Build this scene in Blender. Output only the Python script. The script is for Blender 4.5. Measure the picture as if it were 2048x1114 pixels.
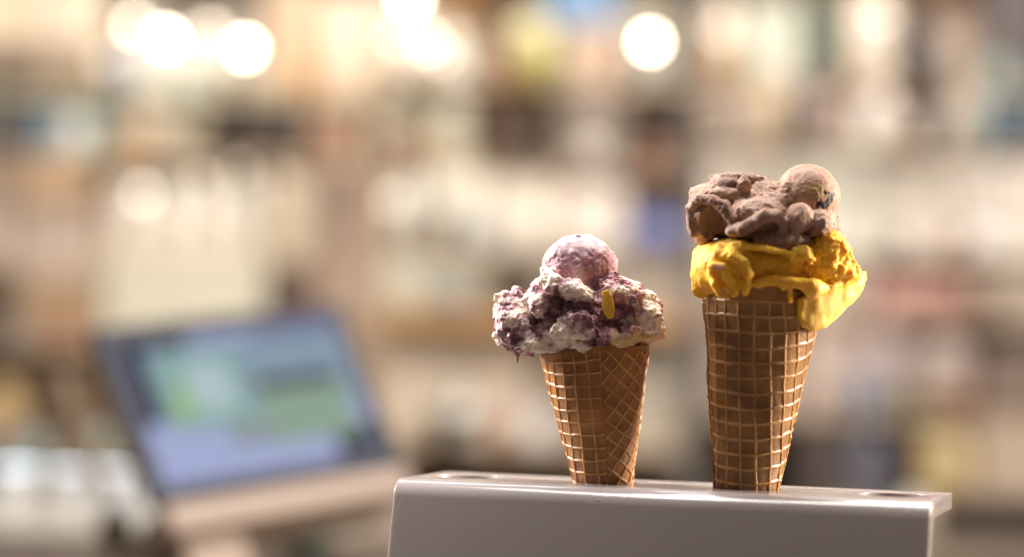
import bpy, bmesh, math, random
import numpy as np
from mathutils import Vector, Matrix

for o in list(bpy.data.objects): bpy.data.objects.remove(o)
SC = bpy.context.scene
COL = SC.collection
R = math.radians

# ------------------------------------------------------------------ camera
EYE = 1.183
PITCH = -.0246; ROLL = .02487     # looking slightly up, the camera tilted a little
FPX = 85 / 36 * 2048            # focal length in photograph pixels
cam_d = bpy.data.cameras.new('camera'); cam = bpy.data.objects.new('camera', cam_d); COL.objects.link(cam)
cam.location = (0, 0, EYE); CAM_R = Matrix.Rotation(math.pi / 2 - PITCH, 3, 'X') @ Matrix.Rotation(ROLL, 3, 'Z'); cam.rotation_euler = CAM_R.to_euler()
cam_d.lens = 85; cam_d.sensor_width = 36; cam_d.clip_start = .05; cam_d.clip_end = 60
cam_d.dof.use_dof = True; cam_d.dof.focus_distance = 1.052; cam_d.dof.aperture_fstop = 2.35
SC.camera = cam

# ------------------------------------------------------------------ world, lamps, exposure
W = bpy.data.worlds.new('World'); SC.world = W; W.use_nodes = True
W.node_tree.nodes['Background'].inputs[0].default_value = (1.0, .86, .76, 1)
W.node_tree.nodes['Background'].inputs[1].default_value = .165
def area(name, loc, target, sx, sy, power, col):
    d = bpy.data.lights.new(name, 'AREA'); d.shape = 'RECTANGLE'; d.size = sx; d.size_y = sy
    d.energy = power; d.color = col
    o = bpy.data.objects.new(name, d); COL.objects.link(o); o.location = loc
    o.rotation_euler = (Vector(target) - Vector(loc)).to_track_quat('-Z', 'Y').to_euler()
    return o
area('ceiling_lamp', (.05, 1.18, 2.15), (.1, 1.05, 1.15), .9, .5, 25, (1, .94, .89))
area('right_side_lamp', (.80, 1.17, 1.34), (.12, 1.08, 1.16), .14, .24, 20, (1, .88, .74))  # warm light reaching the cones from the right
area('far_side_lamp', (-1.1, 1.62, 1.72), (.05, 1.08, 1.15), .4, .5, 5.5, (1, .95, .9)).data.spread = R(50)
area('shelf_lamp_panel', (.3, 2.25, 2.5), (.25, 3.3, 1.15), 2.4, .5, 58, (.96, .97, 1))
area('counter_lamp', (-.62, 1.98, 1.85), (-.45, 2.34, 1.0), .2, .2, 3.2, (.70, .86, 1)).data.spread = R(50)  # unseen fill added to whiten the cups on the back counter
SC.view_settings.view_transform = 'Standard'; SC.view_settings.look = 'None'
SC.view_settings.exposure = 0; SC.view_settings.gamma = 1
SC.view_settings.use_curve_mapping = False
SC.render.engine = 'CYCLES'
SC.cycles.use_adaptive_sampling = False
SC.cycles.use_denoising = True
SC.cycles.max_bounces = 8; SC.cycles.transparent_max_bounces = 8
SC.cycles.sample_clamp_indirect = 6

# ------------------------------------------------------------------ helpers
def s2l(c):
    return tuple((v / 255 / 12.92) if v <= 10 else ((v / 255 + .055) / 1.055) ** 2.4 for v in c)
def P(px, py, y):                # the point at world depth y that the photograph shows at pixel px, py
    r = CAM_R @ Vector(((px - 1024) / FPX, (557 - py) / FPX, -1))
    return Vector((0, 0, EYE)) + r * (y / r.y)
MATS = {}
def mat(name, rgb, rough=.55, var=.08, scale=25, bump=0, sss=0, metallic=0, coat=0, lin=False):
    key = (name, rgb, rough)
    if key in MATS: return MATS[key]
    m = bpy.data.materials.new(name); m.use_nodes = True
    nt = m.node_tree; b = nt.nodes['Principled BSDF']
    c = rgb if lin else s2l(rgb)
    tc = nt.nodes.new('ShaderNodeTexCoord'); no = nt.nodes.new('ShaderNodeTexNoise')
    no.inputs['Scale'].default_value = scale; no.inputs['Detail'].default_value = 5
    nt.links.new(tc.outputs['Object'], no.inputs['Vector'])
    mx = nt.nodes.new('ShaderNodeMix'); mx.data_type = 'RGBA'
    mx.inputs[6].default_value = tuple(v * (1 - var) for v in c) + (1,)
    mx.inputs[7].default_value = tuple(min(.9, v * (1 + var)) for v in c) + (1,)
    nt.links.new(no.outputs['Fac'], mx.inputs[0]); nt.links.new(mx.outputs[2], b.inputs['Base Color'])
    b.inputs['Roughness'].default_value = rough; b.inputs['Metallic'].default_value = metallic
    if coat: b.inputs['Coat Weight'].default_value = coat
    if bump:
        bp = nt.nodes.new('ShaderNodeBump'); bp.inputs['Strength'].default_value = bump; bp.inputs['Distance'].default_value = .001
        nt.links.new(no.outputs['Fac'], bp.inputs['Height']); nt.links.new(bp.outputs[0], b.inputs['Normal'])
    MATS[key] = m
    return m
def glow(name, rgb, strength):
    m = bpy.data.materials.new(name); m.use_nodes = True
    nt = m.node_tree; nt.nodes.remove(nt.nodes['Principled BSDF'])
    e = nt.nodes.new('ShaderNodeEmission'); e.inputs[0].default_value = s2l(rgb) + (1,); e.inputs[1].default_value = strength
    nt.links.new(e.outputs[0], nt.nodes['Material Output'].inputs[0])
    return m
def obj(name, me, m=None, parent=None, smooth=False):
    o = bpy.data.objects.new(name, me); COL.objects.link(o)
    if m is not None and not me.materials: me.materials.append(m)
    if smooth: me.polygons.foreach_set('use_smooth', [True] * len(me.polygons))
    if parent: o.parent = parent
    return o
def tag(o, label, cat, group=None):
    o['label'] = label; o['category'] = cat
    if group: o['group'] = group
    return o
def empty(name, loc, rz=0):
    o = bpy.data.objects.new(name, None); COL.objects.link(o); o.location = loc; o.rotation_euler[2] = rz
    o.empty_display_size = .02
    return o
def from_bm(bm, name='mesh'):
    me = bpy.data.meshes.new(name); bm.normal_update(); bm.to_mesh(me); bm.free(); return me
def box_me(sx, sy, sz, bev=.003, z0=0, taper=1):     # standing on z0
    bm = bmesh.new(); bmesh.ops.create_cube(bm, size=1)
    for v in bm.verts:
        k = taper if v.co.z > 0 else 1
        v.co = Vector((v.co.x * sx * k, v.co.y * sy * k, (v.co.z + .5) * sz + z0))
    if bev: bmesh.ops.bevel(bm, geom=bm.edges[:], offset=bev, segments=2, affect='EDGES', profile=.5)
    return from_bm(bm)
def lathe_me(prof, n=28):
    bm = bmesh.new(); rings = []
    for r, z in prof:
        rings.append([bm.verts.new((r * math.cos(2 * math.pi * i / n), r * math.sin(2 * math.pi * i / n), z)) for i in range(n)])
    for a, b in zip(rings, rings[1:]):
        for i in range(n): bm.faces.new((a[i], a[(i + 1) % n], b[(i + 1) % n], b[i]))
    bm.faces.new(rings[0][::-1]); bm.faces.new(rings[-1])
    return from_bm(bm)

# ------------------------------------------------------------------ acrylic cone holder
STAND_C = Vector((.0726, 1.0603, EYE - .0629)); YAW = .3013
ZT = STAND_C.z
LEN, DEP, TH, LEG = .2338, .0715, .0070, .118
def acrylic():
    m = bpy.data.materials.new('frosted_white_acrylic'); m.use_nodes = True
    nt = m.node_tree; b = nt.nodes['Principled BSDF']
    tc = nt.nodes.new('ShaderNodeTexCoord')
    no = nt.nodes.new('ShaderNodeTexNoise'); no.inputs['Scale'].default_value = 60; no.inputs['Detail'].default_value = 6
    mp = nt.nodes.new('ShaderNodeMapping'); mp.inputs['Scale'].default_value = (.25, 1, 2.5)
    nt.links.new(tc.outputs['Object'], mp.inputs[0]); nt.links.new(mp.outputs[0], no.inputs['Vector'])
    r = nt.nodes.new('ShaderNodeMapRange'); r.inputs[3].default_value = .10; r.inputs[4].default_value = .34
    nt.links.new(no.outputs['Fac'], r.inputs[0]); nt.links.new(r.outputs[0], b.inputs['Roughness'])
    n2 = nt.nodes.new('ShaderNodeTexNoise'); n2.inputs['Scale'].default_value = 900; n2.inputs['Detail'].default_value = 3
    nt.links.new(tc.outputs['Object'], n2.inputs['Vector'])
    bp = nt.nodes.new('ShaderNodeBump'); bp.inputs['Strength'].default_value = .10; bp.inputs['Distance'].default_value = .0004
    nt.links.new(n2.outputs['Fac'], bp.inputs['Height']); nt.links.new(bp.outputs[0], b.inputs['Normal'])
    vo = nt.nodes.new('ShaderNodeTexVoronoi'); vo.inputs['Scale'].default_value = 420; nt.links.new(tc.outputs['Object'], vo.inputs['Vector'])
    dm = nt.nodes.new('ShaderNodeMapRange'); dm.inputs[1].default_value = .32; dm.inputs[2].default_value = .12
    nt.links.new(vo.outputs['Distance'], dm.inputs[0])
    wet = nt.nodes.new('ShaderNodeTexNoise'); wet.inputs['Scale'].default_value = 26; nt.links.new(tc.outputs['Object'], wet.inputs['Vector'])
    wm = nt.nodes.new('ShaderNodeMapRange'); wm.inputs[1].default_value = .54; wm.inputs[2].default_value = .64; nt.links.new(wet.outputs['Fac'], wm.inputs[0])
    pr = nt.nodes.new('ShaderNodeMath'); pr.operation = 'MULTIPLY'; nt.links.new(dm.outputs[0], pr.inputs[0]); nt.links.new(wm.outputs[0], pr.inputs[1])
    b2 = nt.nodes.new('ShaderNodeBump'); b2.inputs['Strength'].default_value = .5; b2.inputs['Distance'].default_value = .0005
    nt.links.new(pr.outputs[0], b2.inputs['Height']); nt.links.new(bp.outputs[0], b2.inputs['Normal']); nt.links.new(b2.outputs[0], b.inputs['Normal'])
    b.inputs['Base Color'].default_value = (.30, .262, .258, 1)
    b.inputs['Subsurface Weight'].default_value = .35
    b.inputs['Subsurface Radius'].default_value = (1, .9, .8); b.inputs['Subsurface Scale'].default_value = .006
    b.inputs['IOR'].default_value = 1.49; b.inputs['Coat Weight'].default_value = .6; b.inputs['Coat Roughness'].default_value = .12
    return m
def build_stand():
    lean = R(12); rb = .0095
    # outer line of the bent sheet in (depth, height): back tip, top, bend, front panel, bend, foot
    pts = [(DEP / 2, 0)]
    cx, cz = -DEP / 2 + rb, -rb
    n = 10
    for i in range(n + 1):
        a = math.pi / 2 + (math.pi / 2 - lean) * i / n
        pts.append((cx + rb * math.cos(a), cz + rb * math.sin(a)))
    dx, dz = -math.sin(lean), -math.cos(lean)
    x0, z0 = pts[-1]; t = (LEG - rb + z0) / math.cos(lean)
    ex, ez = x0 + dx * t, z0 + dz * t
    a0 = math.pi - lean; ccx, ccz = ex - rb * math.cos(a0), ez - rb * math.sin(a0)
    m = 10
    for i in range(1, m + 1):
        a = a0 + (math.pi * 1.5 - a0) * i / m
        pts.append((ccx + rb * math.cos(a), ccz + rb * math.sin(a)))
    pts.append((DEP / 2, pts[-1][1]))
    out = [Vector(p) for p in pts]; inn = []
    for i, p in enumerate(out):
        a = out[max(i - 1, 0)]; b = out[min(i + 1, len(out) - 1)]
        d = (b - a).normalized(); inn.append(p + Vector((-d.y, d.x)) * TH)
    loop = out + inn[::-1]
    bm = bmesh.new()
    L = [bm.verts.new((-LEN / 2, p[0], p[1])) for p in loop]; Rr = [bm.verts.new((LEN / 2, p[0], p[1])) for p in loop]
    k = len(loop)
    for i in range(k): bm.faces.new((L[i], L[(i + 1) % k], Rr[(i + 1) % k], Rr[i]))
    h = len(out)
    for i in range(h - 1):
        bm.faces.new((L[i], L[k - 1 - i], L[k - 2 - i], L[i + 1])); bm.faces.new((Rr[i + 1], Rr[k - 2 - i], Rr[k - 1 - i], Rr[i]))
    bmesh.ops.recalc_face_normals(bm, faces=bm.faces)
    me = from_bm(bm, 'cone_holder')
    o = bpy.data.objects.new('tmp', me); COL.objects.link(o)
    cb = bmesh.new()
    for t in HOLES:
        bmesh.ops.create_cone(cb, cap_ends=True, segments=72, radius1=HOLE_R, radius2=HOLE_R, depth=.03, matrix=Matrix.Translation((t, HOLE_D, 0)))
    co = bpy.data.objects.new('cut', from_bm(cb)); COL.objects.link(co)
    bo = o.modifiers.new('b', 'BOOLEAN'); bo.operation = 'DIFFERENCE'; bo.object = co; bo.solver = 'EXACT'
    bv = o.modifiers.new('v', 'BEVEL'); bv.width = .0009; bv.segments = 3; bv.limit_method = 'ANGLE'; bv.angle_limit = R(40)
    dg = bpy.context.evaluated_depsgraph_get(); me2 = bpy.data.meshes.new_from_object(o.evaluated_get(dg))
    bpy.data.objects.remove(o); bpy.data.objects.remove(co)
    me2.materials.clear()
    s = obj('cone_holder', me2, acrylic(), smooth=True)
    me2.polygons.foreach_set('use_smooth', [True] * len(me2.polygons))
    try: me2.set_sharp_from_angle(angle=R(38))
    except Exception: pass
    s.location = STAND_C; s.rotation_euler[2] = -YAW
    tag(s, 'glossy frosted white acrylic cone holder with round holes carrying both ice cream cones', 'cone holder')
    return s
HOLES = (-.0955, -.0317, .0321, .0959); HOLE_R = .0149; HOLE_D = .0042
build_stand()
def hole_point(t):
    return STAND_C + Vector((t * math.cos(YAW) + HOLE_D * math.sin(YAW), -t * math.sin(YAW) + HOLE_D * math.cos(YAW), 0))

# counter that the holder stands on (below the picture's lower edge)
ct = obj('serving_counter', box_me(2.4, 1.3, .05, .004), mat('counter_wood', (84, 68, 60), .4, .12, 9))
ct.location = (0, 1.32, ZT - LEG - .0505)
tag(ct, 'dark wooden serving counter under the white cone holder', 'counter')

# ------------------------------------------------------------------ waffle cones
def waffle_mat(name, dark, mid, light):
    m = bpy.data.materials.new(name); m.use_nodes = True
    nt = m.node_tree; b = nt.nodes['Principled BSDF']
    at = nt.nodes.new('ShaderNodeAttribute'); at.attribute_name = 'ridge'
    tc = nt.nodes.new('ShaderNodeTexCoord')
    no = nt.nodes.new('ShaderNodeTexNoise'); no.inputs['Scale'].default_value = 70; no.inputs['Detail'].default_value = 5
    fi = nt.nodes.new('ShaderNodeTexNoise'); fi.inputs['Scale'].default_value = 900; fi.inputs['Detail'].default_value = 4
    nt.links.new(tc.outputs['Object'], no.inputs['Vector']); nt.links.new(tc.outputs['Object'], fi.inputs['Vector'])
    ad = nt.nodes.new('ShaderNodeMath'); ad.operation = 'MULTIPLY_ADD'; ad.inputs[1].default_value = 1.2
    sub = nt.nodes.new('ShaderNodeMath'); sub.operation = 'SUBTRACT'; sub.inputs[1].default_value = .5
    nt.links.new(no.outputs['Fac'], sub.inputs[0]); nt.links.new(sub.outputs[0], ad.inputs[0]); nt.links.new(at.outputs['Fac'], ad.inputs[2])
    a2 = nt.nodes.new('ShaderNodeMath'); a2.operation = 'MULTIPLY_ADD'; a2.inputs[1].default_value = .3
    s2 = nt.nodes.new('ShaderNodeMath'); s2.operation = 'SUBTRACT'; s2.inputs[1].default_value = .5
    nt.links.new(fi.outputs['Fac'], s2.inputs[0]); nt.links.new(s2.outputs[0], a2.inputs[0]); nt.links.new(ad.outputs[0], a2.inputs[2])
    cr = nt.nodes.new('ShaderNodeValToRGB'); el = cr.color_ramp.elements
    el[0].position = .0; el[0].color = s2l(dark) + (1,); el[1].position = 1; el[1].color = s2l(light) + (1,)
    e = el.new(.45); e.color = s2l(mid) + (1,)
    nt.links.new(a2.outputs[0], cr.inputs[0]); nt.links.new(cr.outputs[0], b.inputs['Base Color'])
    b.inputs['Roughness'].default_value = .42; b.inputs['Specular IOR Level'].default_value = .45
    b.inputs['Subsurface Weight'].default_value = .22; b.inputs['Subsurface Radius'].default_value = (1, .5, .25); b.inputs['Subsurface Scale'].default_value = .0035
    bp = nt.nodes.new('ShaderNodeBump'); bp.inputs['Strength'].default_value = .35; bp.inputs['Distance'].default_value = .0004
    nt.links.new(fi.outputs['Fac'], bp.inputs['Height']); nt.links.new(bp.outputs[0], b.inputs['Normal'])
    return m
def noise_lattice(seed):
    return np.random.RandomState(seed).rand(32, 32, 32).astype(np.float32)
LAT = noise_lattice(5)
JIT = (.15 + .7 * np.random.RandomState(11).rand(32768, 3)).astype(np.float32)
def vnoise(p, s, off=0.0):       # smooth value noise in 0..1, feature size s
    q = p / s + off; i = np.floor(q).astype(np.int32); f = (q - i).astype(np.float32)
    f = f * f * f * (f * (f * 6 - 15) + 10); i &= 31; j = (i + 1) & 31
    x0, y0, z0 = i[:, 0], i[:, 1], i[:, 2]; x1, y1, z1 = j[:, 0], j[:, 1], j[:, 2]
    fx, fy, fz = f[:, 0], f[:, 1], f[:, 2]
    a = LAT[x0, y0, z0] * (1 - fx) + LAT[x1, y0, z0] * fx; b = LAT[x0, y1, z0] * (1 - fx) + LAT[x1, y1, z0] * fx
    c = LAT[x0, y0, z1] * (1 - fx) + LAT[x1, y0, z1] * fx; d = LAT[x0, y1, z1] * (1 - fx) + LAT[x1, y1, z1] * fx
    a = a * (1 - fy) + b * fy; c = c * (1 - fy) + d * fy
    return a * (1 - fz) + c * fz
def fbm(p, s, n=3, off=0.0, g=.5):   # about -1..1
    t = np.zeros(len(p), np.float32); a = 1; w = 0
    for k in range(n):
        t += a * (vnoise(p, s / 2.03 ** k, off + 7.3 * k) * 2 - 1); w += a; a *= g
    return t / w * 1.5
def worley(p, s, off=0.0, jit=1.0):  # distance to the nearest feature point, feature size 1
    q = p / s + off; i = np.floor(q).astype(np.int32); f = (q - i).astype(np.float32)
    best = np.full(len(p), 9, np.float32); sd = np.where(f > .5, 1, -1).astype(np.int32)
    for dx in (0, 1):
        for dy in (0, 1):
            for dz in (0, 1):
                o = sd * np.array((dx, dy, dz), np.int32); c = (i + o) & 31
                k = c[:, 0] * 1024 + c[:, 1] * 32 + c[:, 2]
                d = ((o + JIT[k] - f) ** 2).sum(1)
                np.minimum(best, d, out=best)
    return np.sqrt(best)
def grid_mesh(name, V, F, attrs=None):
    me = bpy.data.meshes.new(name)
    nv, nf = len(V), len(F); k = F.shape[1]
    me.vertices.add(nv); me.vertices.foreach_set('co', V.astype(np.float32).ravel())
    me.loops.add(nf * k); me.loops.foreach_set('vertex_index', F.astype(np.int32).ravel())
    me.polygons.add(nf); me.polygons.foreach_set('loop_start', np.arange(nf, dtype=np.int32) * k)
    me.update(calc_edges=True); me.validate()
    me.polygons.foreach_set('use_smooth', np.ones(nf, bool))
    for an, (typ, dat) in (attrs or {}).items():
        a = me.attributes.new(an, typ, 'POINT'); a.data.foreach_set('color' if 'COLOR' in typ else 'value', dat.astype(np.float32).ravel())
    return me
def sstep(a, b, x):
    t = np.clip((x - a) / (b - a), 0, 1); return t * t * (3 - 2 * t)
def waffle_cone(r_hole, half, s_top, pitch, th_seam, rot_a, rot_b, rim_tilt, seed, ridge_h=.00064, rw=.105, wob=.0004, plain=.0):
    """Rolled waffle: the flat sheet's square grid is wrapped onto the cone; local z=0 is the holder's top face."""
    sa = math.sin(half); s0 = r_hole / sa                    # slant distance apex to the hole
    s_lo = .22 * s0; s_hi = s0 + s_top / math.cos(half)
    NT, NS = 620, 420
    th = np.linspace(0, 2 * math.pi, NT, endpoint=False); sv = np.linspace(s_lo, s_hi, NS)
    T, S = np.meshgrid(th, sv); T = T.ravel(); S = S.ravel()
    # theta measured from the seam; theta=0 of the local frame faces the camera (-y), growing to the right
    rel = (T - th_seam) % (2 * math.pi)
    outer = rel > math.pi                                    # left of the seam lies the outer layer
    base = np.where(rel > math.pi, rel - 2 * math.pi, rel)
    ph = np.where(outer, (base) * sa + rot_a, base * sa + rot_b)
    X = S * np.sin(ph); Y = S * np.cos(ph)
    p3 = np.stack([X * 1000, Y * 1000, T * 0 + seed], 1).astype(np.float32)
    X = X + .00055 * fbm(p3, 11, 2, 1.7) ; Y = Y + .00055 * fbm(p3, 11, 2, 9.1)
    def ridge(c):
        d = np.abs((c / pitch) % 1 - .5) * 2                 # 0 in the middle of a cell, 1 on the rib
        return sstep(1 - 2.3 * rw, 1 - .7 * rw, d)
    ra, rb = ridge(X), ridge(Y)
    rg = np.maximum(ra, rb)
    ztop = (S.max() - S) * math.cos(half); rg = rg * (1 - (1 - sstep(plain * .45, plain, ztop)) * .9) if plain else rg
    p_obj = np.stack([S * sa * np.sin(T), S * sa * np.cos(T), S], 1).astype(np.float32) * 1000
    wear = np.clip(.75 + .5 * fbm(p_obj, 14, 3, seed * 1.3), .3, 1.15)
    h = ridge_h * (rg * wear)
    h += .00010 * fbm(p_obj, 3.0, 3, seed * 2.1) + wob * fbm(p_obj, 22, 2, seed * .7)
    # outer layer one sheet thickness proud, ending in a step at the seam, fading away round the back
    step = np.where(outer, .0013, 0) * sstep(-math.pi, -math.pi * .6, base) * np.where(outer, sstep(0.0, .03, -base), 1)
    h = h + step
    rad = S * sa + h; Z = (S - s0) * math.cos(half)
    top = Z > (S.max() - s0) * math.cos(half) - 1e-6
    x = rad * np.sin(T); y = -rad * np.cos(T)
    frac = np.clip((Z) / s_top, 0, 1) ** 4
    z = Z + frac * (rim_tilt * x + .0010 * np.sin(3 * T + seed))
    # inner wall
    ri = np.maximum(S * sa - .0021, .0004)
    V1 = np.stack([x, y, z], 1); V2 = np.stack([ri * np.sin(T), -ri * np.cos(T), z], 1)
    V = np.concatenate([V1, V2]); n = NT * NS
    i, j = np.meshgrid(np.arange(NT), np.arange(NS - 1)); i = i.ravel(); j = j.ravel(); i2 = (i + 1) % NT
    F1 = np.stack([j * NT + i, j * NT + i2, (j + 1) * NT + i2, (j + 1) * NT + i], 1)
    F2 = F1[:, ::-1] + n
    a = np.arange(NT); b = (a + 1) % NT; t0 = (NS - 1) * NT
    F3 = np.stack([t0 + a, t0 + b, n + t0 + b, n + t0 + a], 1); F4 = np.stack([b, a, n + a, n + b], 1)
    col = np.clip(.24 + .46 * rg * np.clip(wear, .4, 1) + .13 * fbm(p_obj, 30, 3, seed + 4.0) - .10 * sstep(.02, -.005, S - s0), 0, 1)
    col = np.concatenate([col, np.full(n, .3)])
    return grid_mesh('waffle_cone', V, np.concatenate([F1, F2, F3, F4]), {'ridge': ('FLOAT', col)})

def make_cone(t, lean_x, lean_y, args, m):
    root = empty('ice_cream_cone', hole_point(t))
    c = obj('waffle_cone', waffle_cone(**args), m, root)
    c.rotation_euler = (lean_y, lean_x, 0)
    return root, c
WA = waffle_mat('waffle_brown', (108, 72, 34), (154, 110, 58), (198, 156, 98))
WB = waffle_mat('waffle_orange', (122, 78, 36), (170, 117, 60), (206, 160, 98))
right_root, right_wafer = make_cone(HOLES[2], R(3.8), R(1.0), dict(r_hole=.0132, half=R(8.4), s_top=.0880, pitch=.0066, th_seam=R(-97), rot_a=R(14), rot_b=R(-7.5), rim_tilt=0, seed=3, plain=.0075), WA)
left_root, left_wafer = make_cone(HOLES[1], R(-5.5), R(.5), dict(r_hole=.0121, half=R(11.25), s_top=.0600, pitch=.0056, th_seam=R(3), rot_a=R(3), rot_b=R(-43), rim_tilt=.03, seed=8, plain=.0035), WB)
tag(right_root, 'taller waffle cone with chocolate ice cream over drooping yellow ice cream', 'ice cream', 'ice cream cones in the holder')
tag(left_root, 'shorter waffle cone heaped with purple and white berry ice cream', 'ice cream', 'ice cream cones in the holder')

# ------------------------------------------------------------------ ice cream: sculpted as distance fields in millimetric voxels
# Sculpting frame: u to the right, w downwards, v away, in steps of one photograph pixel (about .22 mm) at the cone.
def ell(p, c, r, rot=0.0):
    q = p - np.array(c, np.float32)
    if rot:
        cs, sn = math.cos(rot), math.sin(rot); q = np.stack([q[:, 0] * cs + q[:, 1] * sn, -q[:, 0] * sn + q[:, 1] * cs, q[:, 2]], 1)
    r = np.array(r, np.float32); k0 = np.sqrt(((q / r) ** 2).sum(1)); k1 = np.sqrt(((q / (r * r)) ** 2).sum(1)) + 1e-6
    return k0 * (k0 - 1) / k1
def cap(p, a, b, ra, rb):
    a = np.array(a, np.float32); b = np.array(b, np.float32); ab = b - a; q = p - a
    t = np.clip(q @ ab / (ab @ ab), 0, 1)
    return np.sqrt(((q - t[:, None] * ab) ** 2).sum(1)) - (ra + (rb - ra) * t)
def smin(a, b, k):
    h = np.clip(.5 + .5 * (b - a) / k, 0, 1); return b * (1 - h) + a * h - k * h * (1 - h)
def smax(a, b, k): return -smin(-a, -b, k)
def path(p, pts, rad, k=3):
    d = None
    n = len(pts) - 1
    for i in range(n):
        ra = rad[i] if isinstance(rad, (list, tuple)) else rad; rb = rad[i + 1] if isinstance(rad, (list, tuple)) else rad
        e = cap(p, pts[i], pts[i + 1], ra, rb); d = e if d is None else smin(d, e, k)
    return d
def poly2d(x, y, pts):
    d = np.full(len(x), 1e9, np.float32); s = np.ones(len(x), np.float32); n = len(pts); j = n - 1
    for i in range(n):
        ex, ey = pts[j][0] - pts[i][0], pts[j][1] - pts[i][1]; wx, wy = x - pts[i][0], y - pts[i][1]
        t = np.clip((wx * ex + wy * ey) / (ex * ex + ey * ey), 0, 1); bx, by = wx - ex * t, wy - ey * t
        d = np.minimum(d, bx * bx + by * by)
        c1, c2, c3 = y >= pts[i][1], y < pts[j][1], ex * wy > ey * wx
        s = np.where((c1 & c2 & c3) | (~c1 & ~c2 & ~c3), -s, s); j = i
    return s * np.sqrt(d)
def surface_nets(D, org, h):
    S = D < 0
    c = np.zeros(tuple(n - 1 for n in D.shape), np.uint8)
    for dx in (0, 1):
        for dy in (0, 1):
            for dz in (0, 1): c += S[dx:dx + c.shape[0], dy:dy + c.shape[1], dz:dz + c.shape[2]]
    cells = np.argwhere((c > 0) & (c < 8)); idx = np.full(c.shape, -1, np.int32); idx[tuple(cells.T)] = np.arange(len(cells))
    acc = np.zeros((len(cells), 3)); cnt = np.zeros(len(cells))
    cor = [(a, b, d) for a in (0, 1) for b in (0, 1) for d in (0, 1)]
    val = {k: D[cells[:, 0] + k[0], cells[:, 1] + k[1], cells[:, 2] + k[2]] for k in cor}
    for a in cor:
        for ax in range(3):
            if a[ax]: continue
            b = list(a); b[ax] = 1; b = tuple(b); va, vb = val[a], val[b]; m = (va < 0) != (vb < 0)
            t = np.where(m, va / np.where(m, va - vb, 1), 0); q = np.array(a, float)[None].repeat(len(cells), 0); q[:, ax] = t
            acc += q * m[:, None]; cnt += m
    V = (cells + acc / cnt[:, None]) * h + org
    F = []
    for ax in range(3):
        sl0 = [slice(None)] * 3; sl1 = [slice(None)] * 3; sl0[ax] = slice(0, -1); sl1[ax] = slice(1, None)
        A, B = S[tuple(sl0)], S[tuple(sl1)]; e = np.argwhere(A != B); ins = A[tuple(e.T)]
        o1, o2 = [(1, 2), (2, 0), (0, 1)][ax]
        ok = (e[:, o1] > 0) & (e[:, o2] > 0) & (e[:, o1] < D.shape[o1] - 1) & (e[:, o2] < D.shape[o2] - 1); e = e[ok]; ins = ins[ok]
        q = []
        for s1, s2 in ((0, 0), (1, 0), (1, 1), (0, 1)):
            k = e.copy(); k[:, o1] -= s1; k[:, o2] -= s2; q.append(idx[tuple(k.T)])
        q = np.stack(q, 1); q[~ins] = q[~ins][:, ::-1]; F.append(q[:, ::-1])
    return V, np.concatenate(F)
def sculpt(name, base, full, colour, lo, hi, h, org_px, root, m, scale, band=12):
    """base(p): plain distance; full(p): distance with all relief; evaluated only near the surface."""
    lo = np.array(lo, np.float32); hi = np.array(hi, np.float32); k = 4; H = h * k
    n = np.ceil((hi - lo) / H).astype(int) + 1
    g = np.stack(np.meshgrid(*[lo[i] + np.arange(n[i]) * H for i in range(3)], indexing='ij'), -1).reshape(-1, 3).astype(np.float32)
    C = base(g).reshape(n)
    D = C.astype(np.float32)
    for ax in range(3):
        D = np.moveaxis(D, ax, 0); A = D[:-1]; B = D[1:]
        D = np.stack([A + (B - A) * (q / k) for q in range(k)], 1).reshape((-1,) + D.shape[1:]); D = np.moveaxis(D, 0, ax)
    D = np.ascontiguousarray(D); near = np.abs(D) < band
    ii = np.argwhere(near); pts = (lo + ii * h).astype(np.float32)
    out = np.empty(len(pts), np.float32)
    for s in range(0, len(pts), 200000): out[s:s + 200000] = full(pts[s:s + 200000])
    D[near] = out
    V, F = surface_nets(D, lo, h)
    rgb = colour(V.astype(np.float32))
    # u,w,v (right, down, away) -> x,y,z
    o = np.array(org_px, float); L = np.stack([(V[:, 0] - o[0]), -(V[:, 1] - o[1]), -(V[:, 2] - o[2])], 1) @ np.array(CAM_R).T * scale
    # the axis swap turns the faces over
    me = grid_mesh(name, L, F[:, ::-1], {'tint': ('FLOAT_COLOR', np.concatenate([rgb, np.ones((len(rgb), 1))], 1))})
    return obj(name, me, m, root)
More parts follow.
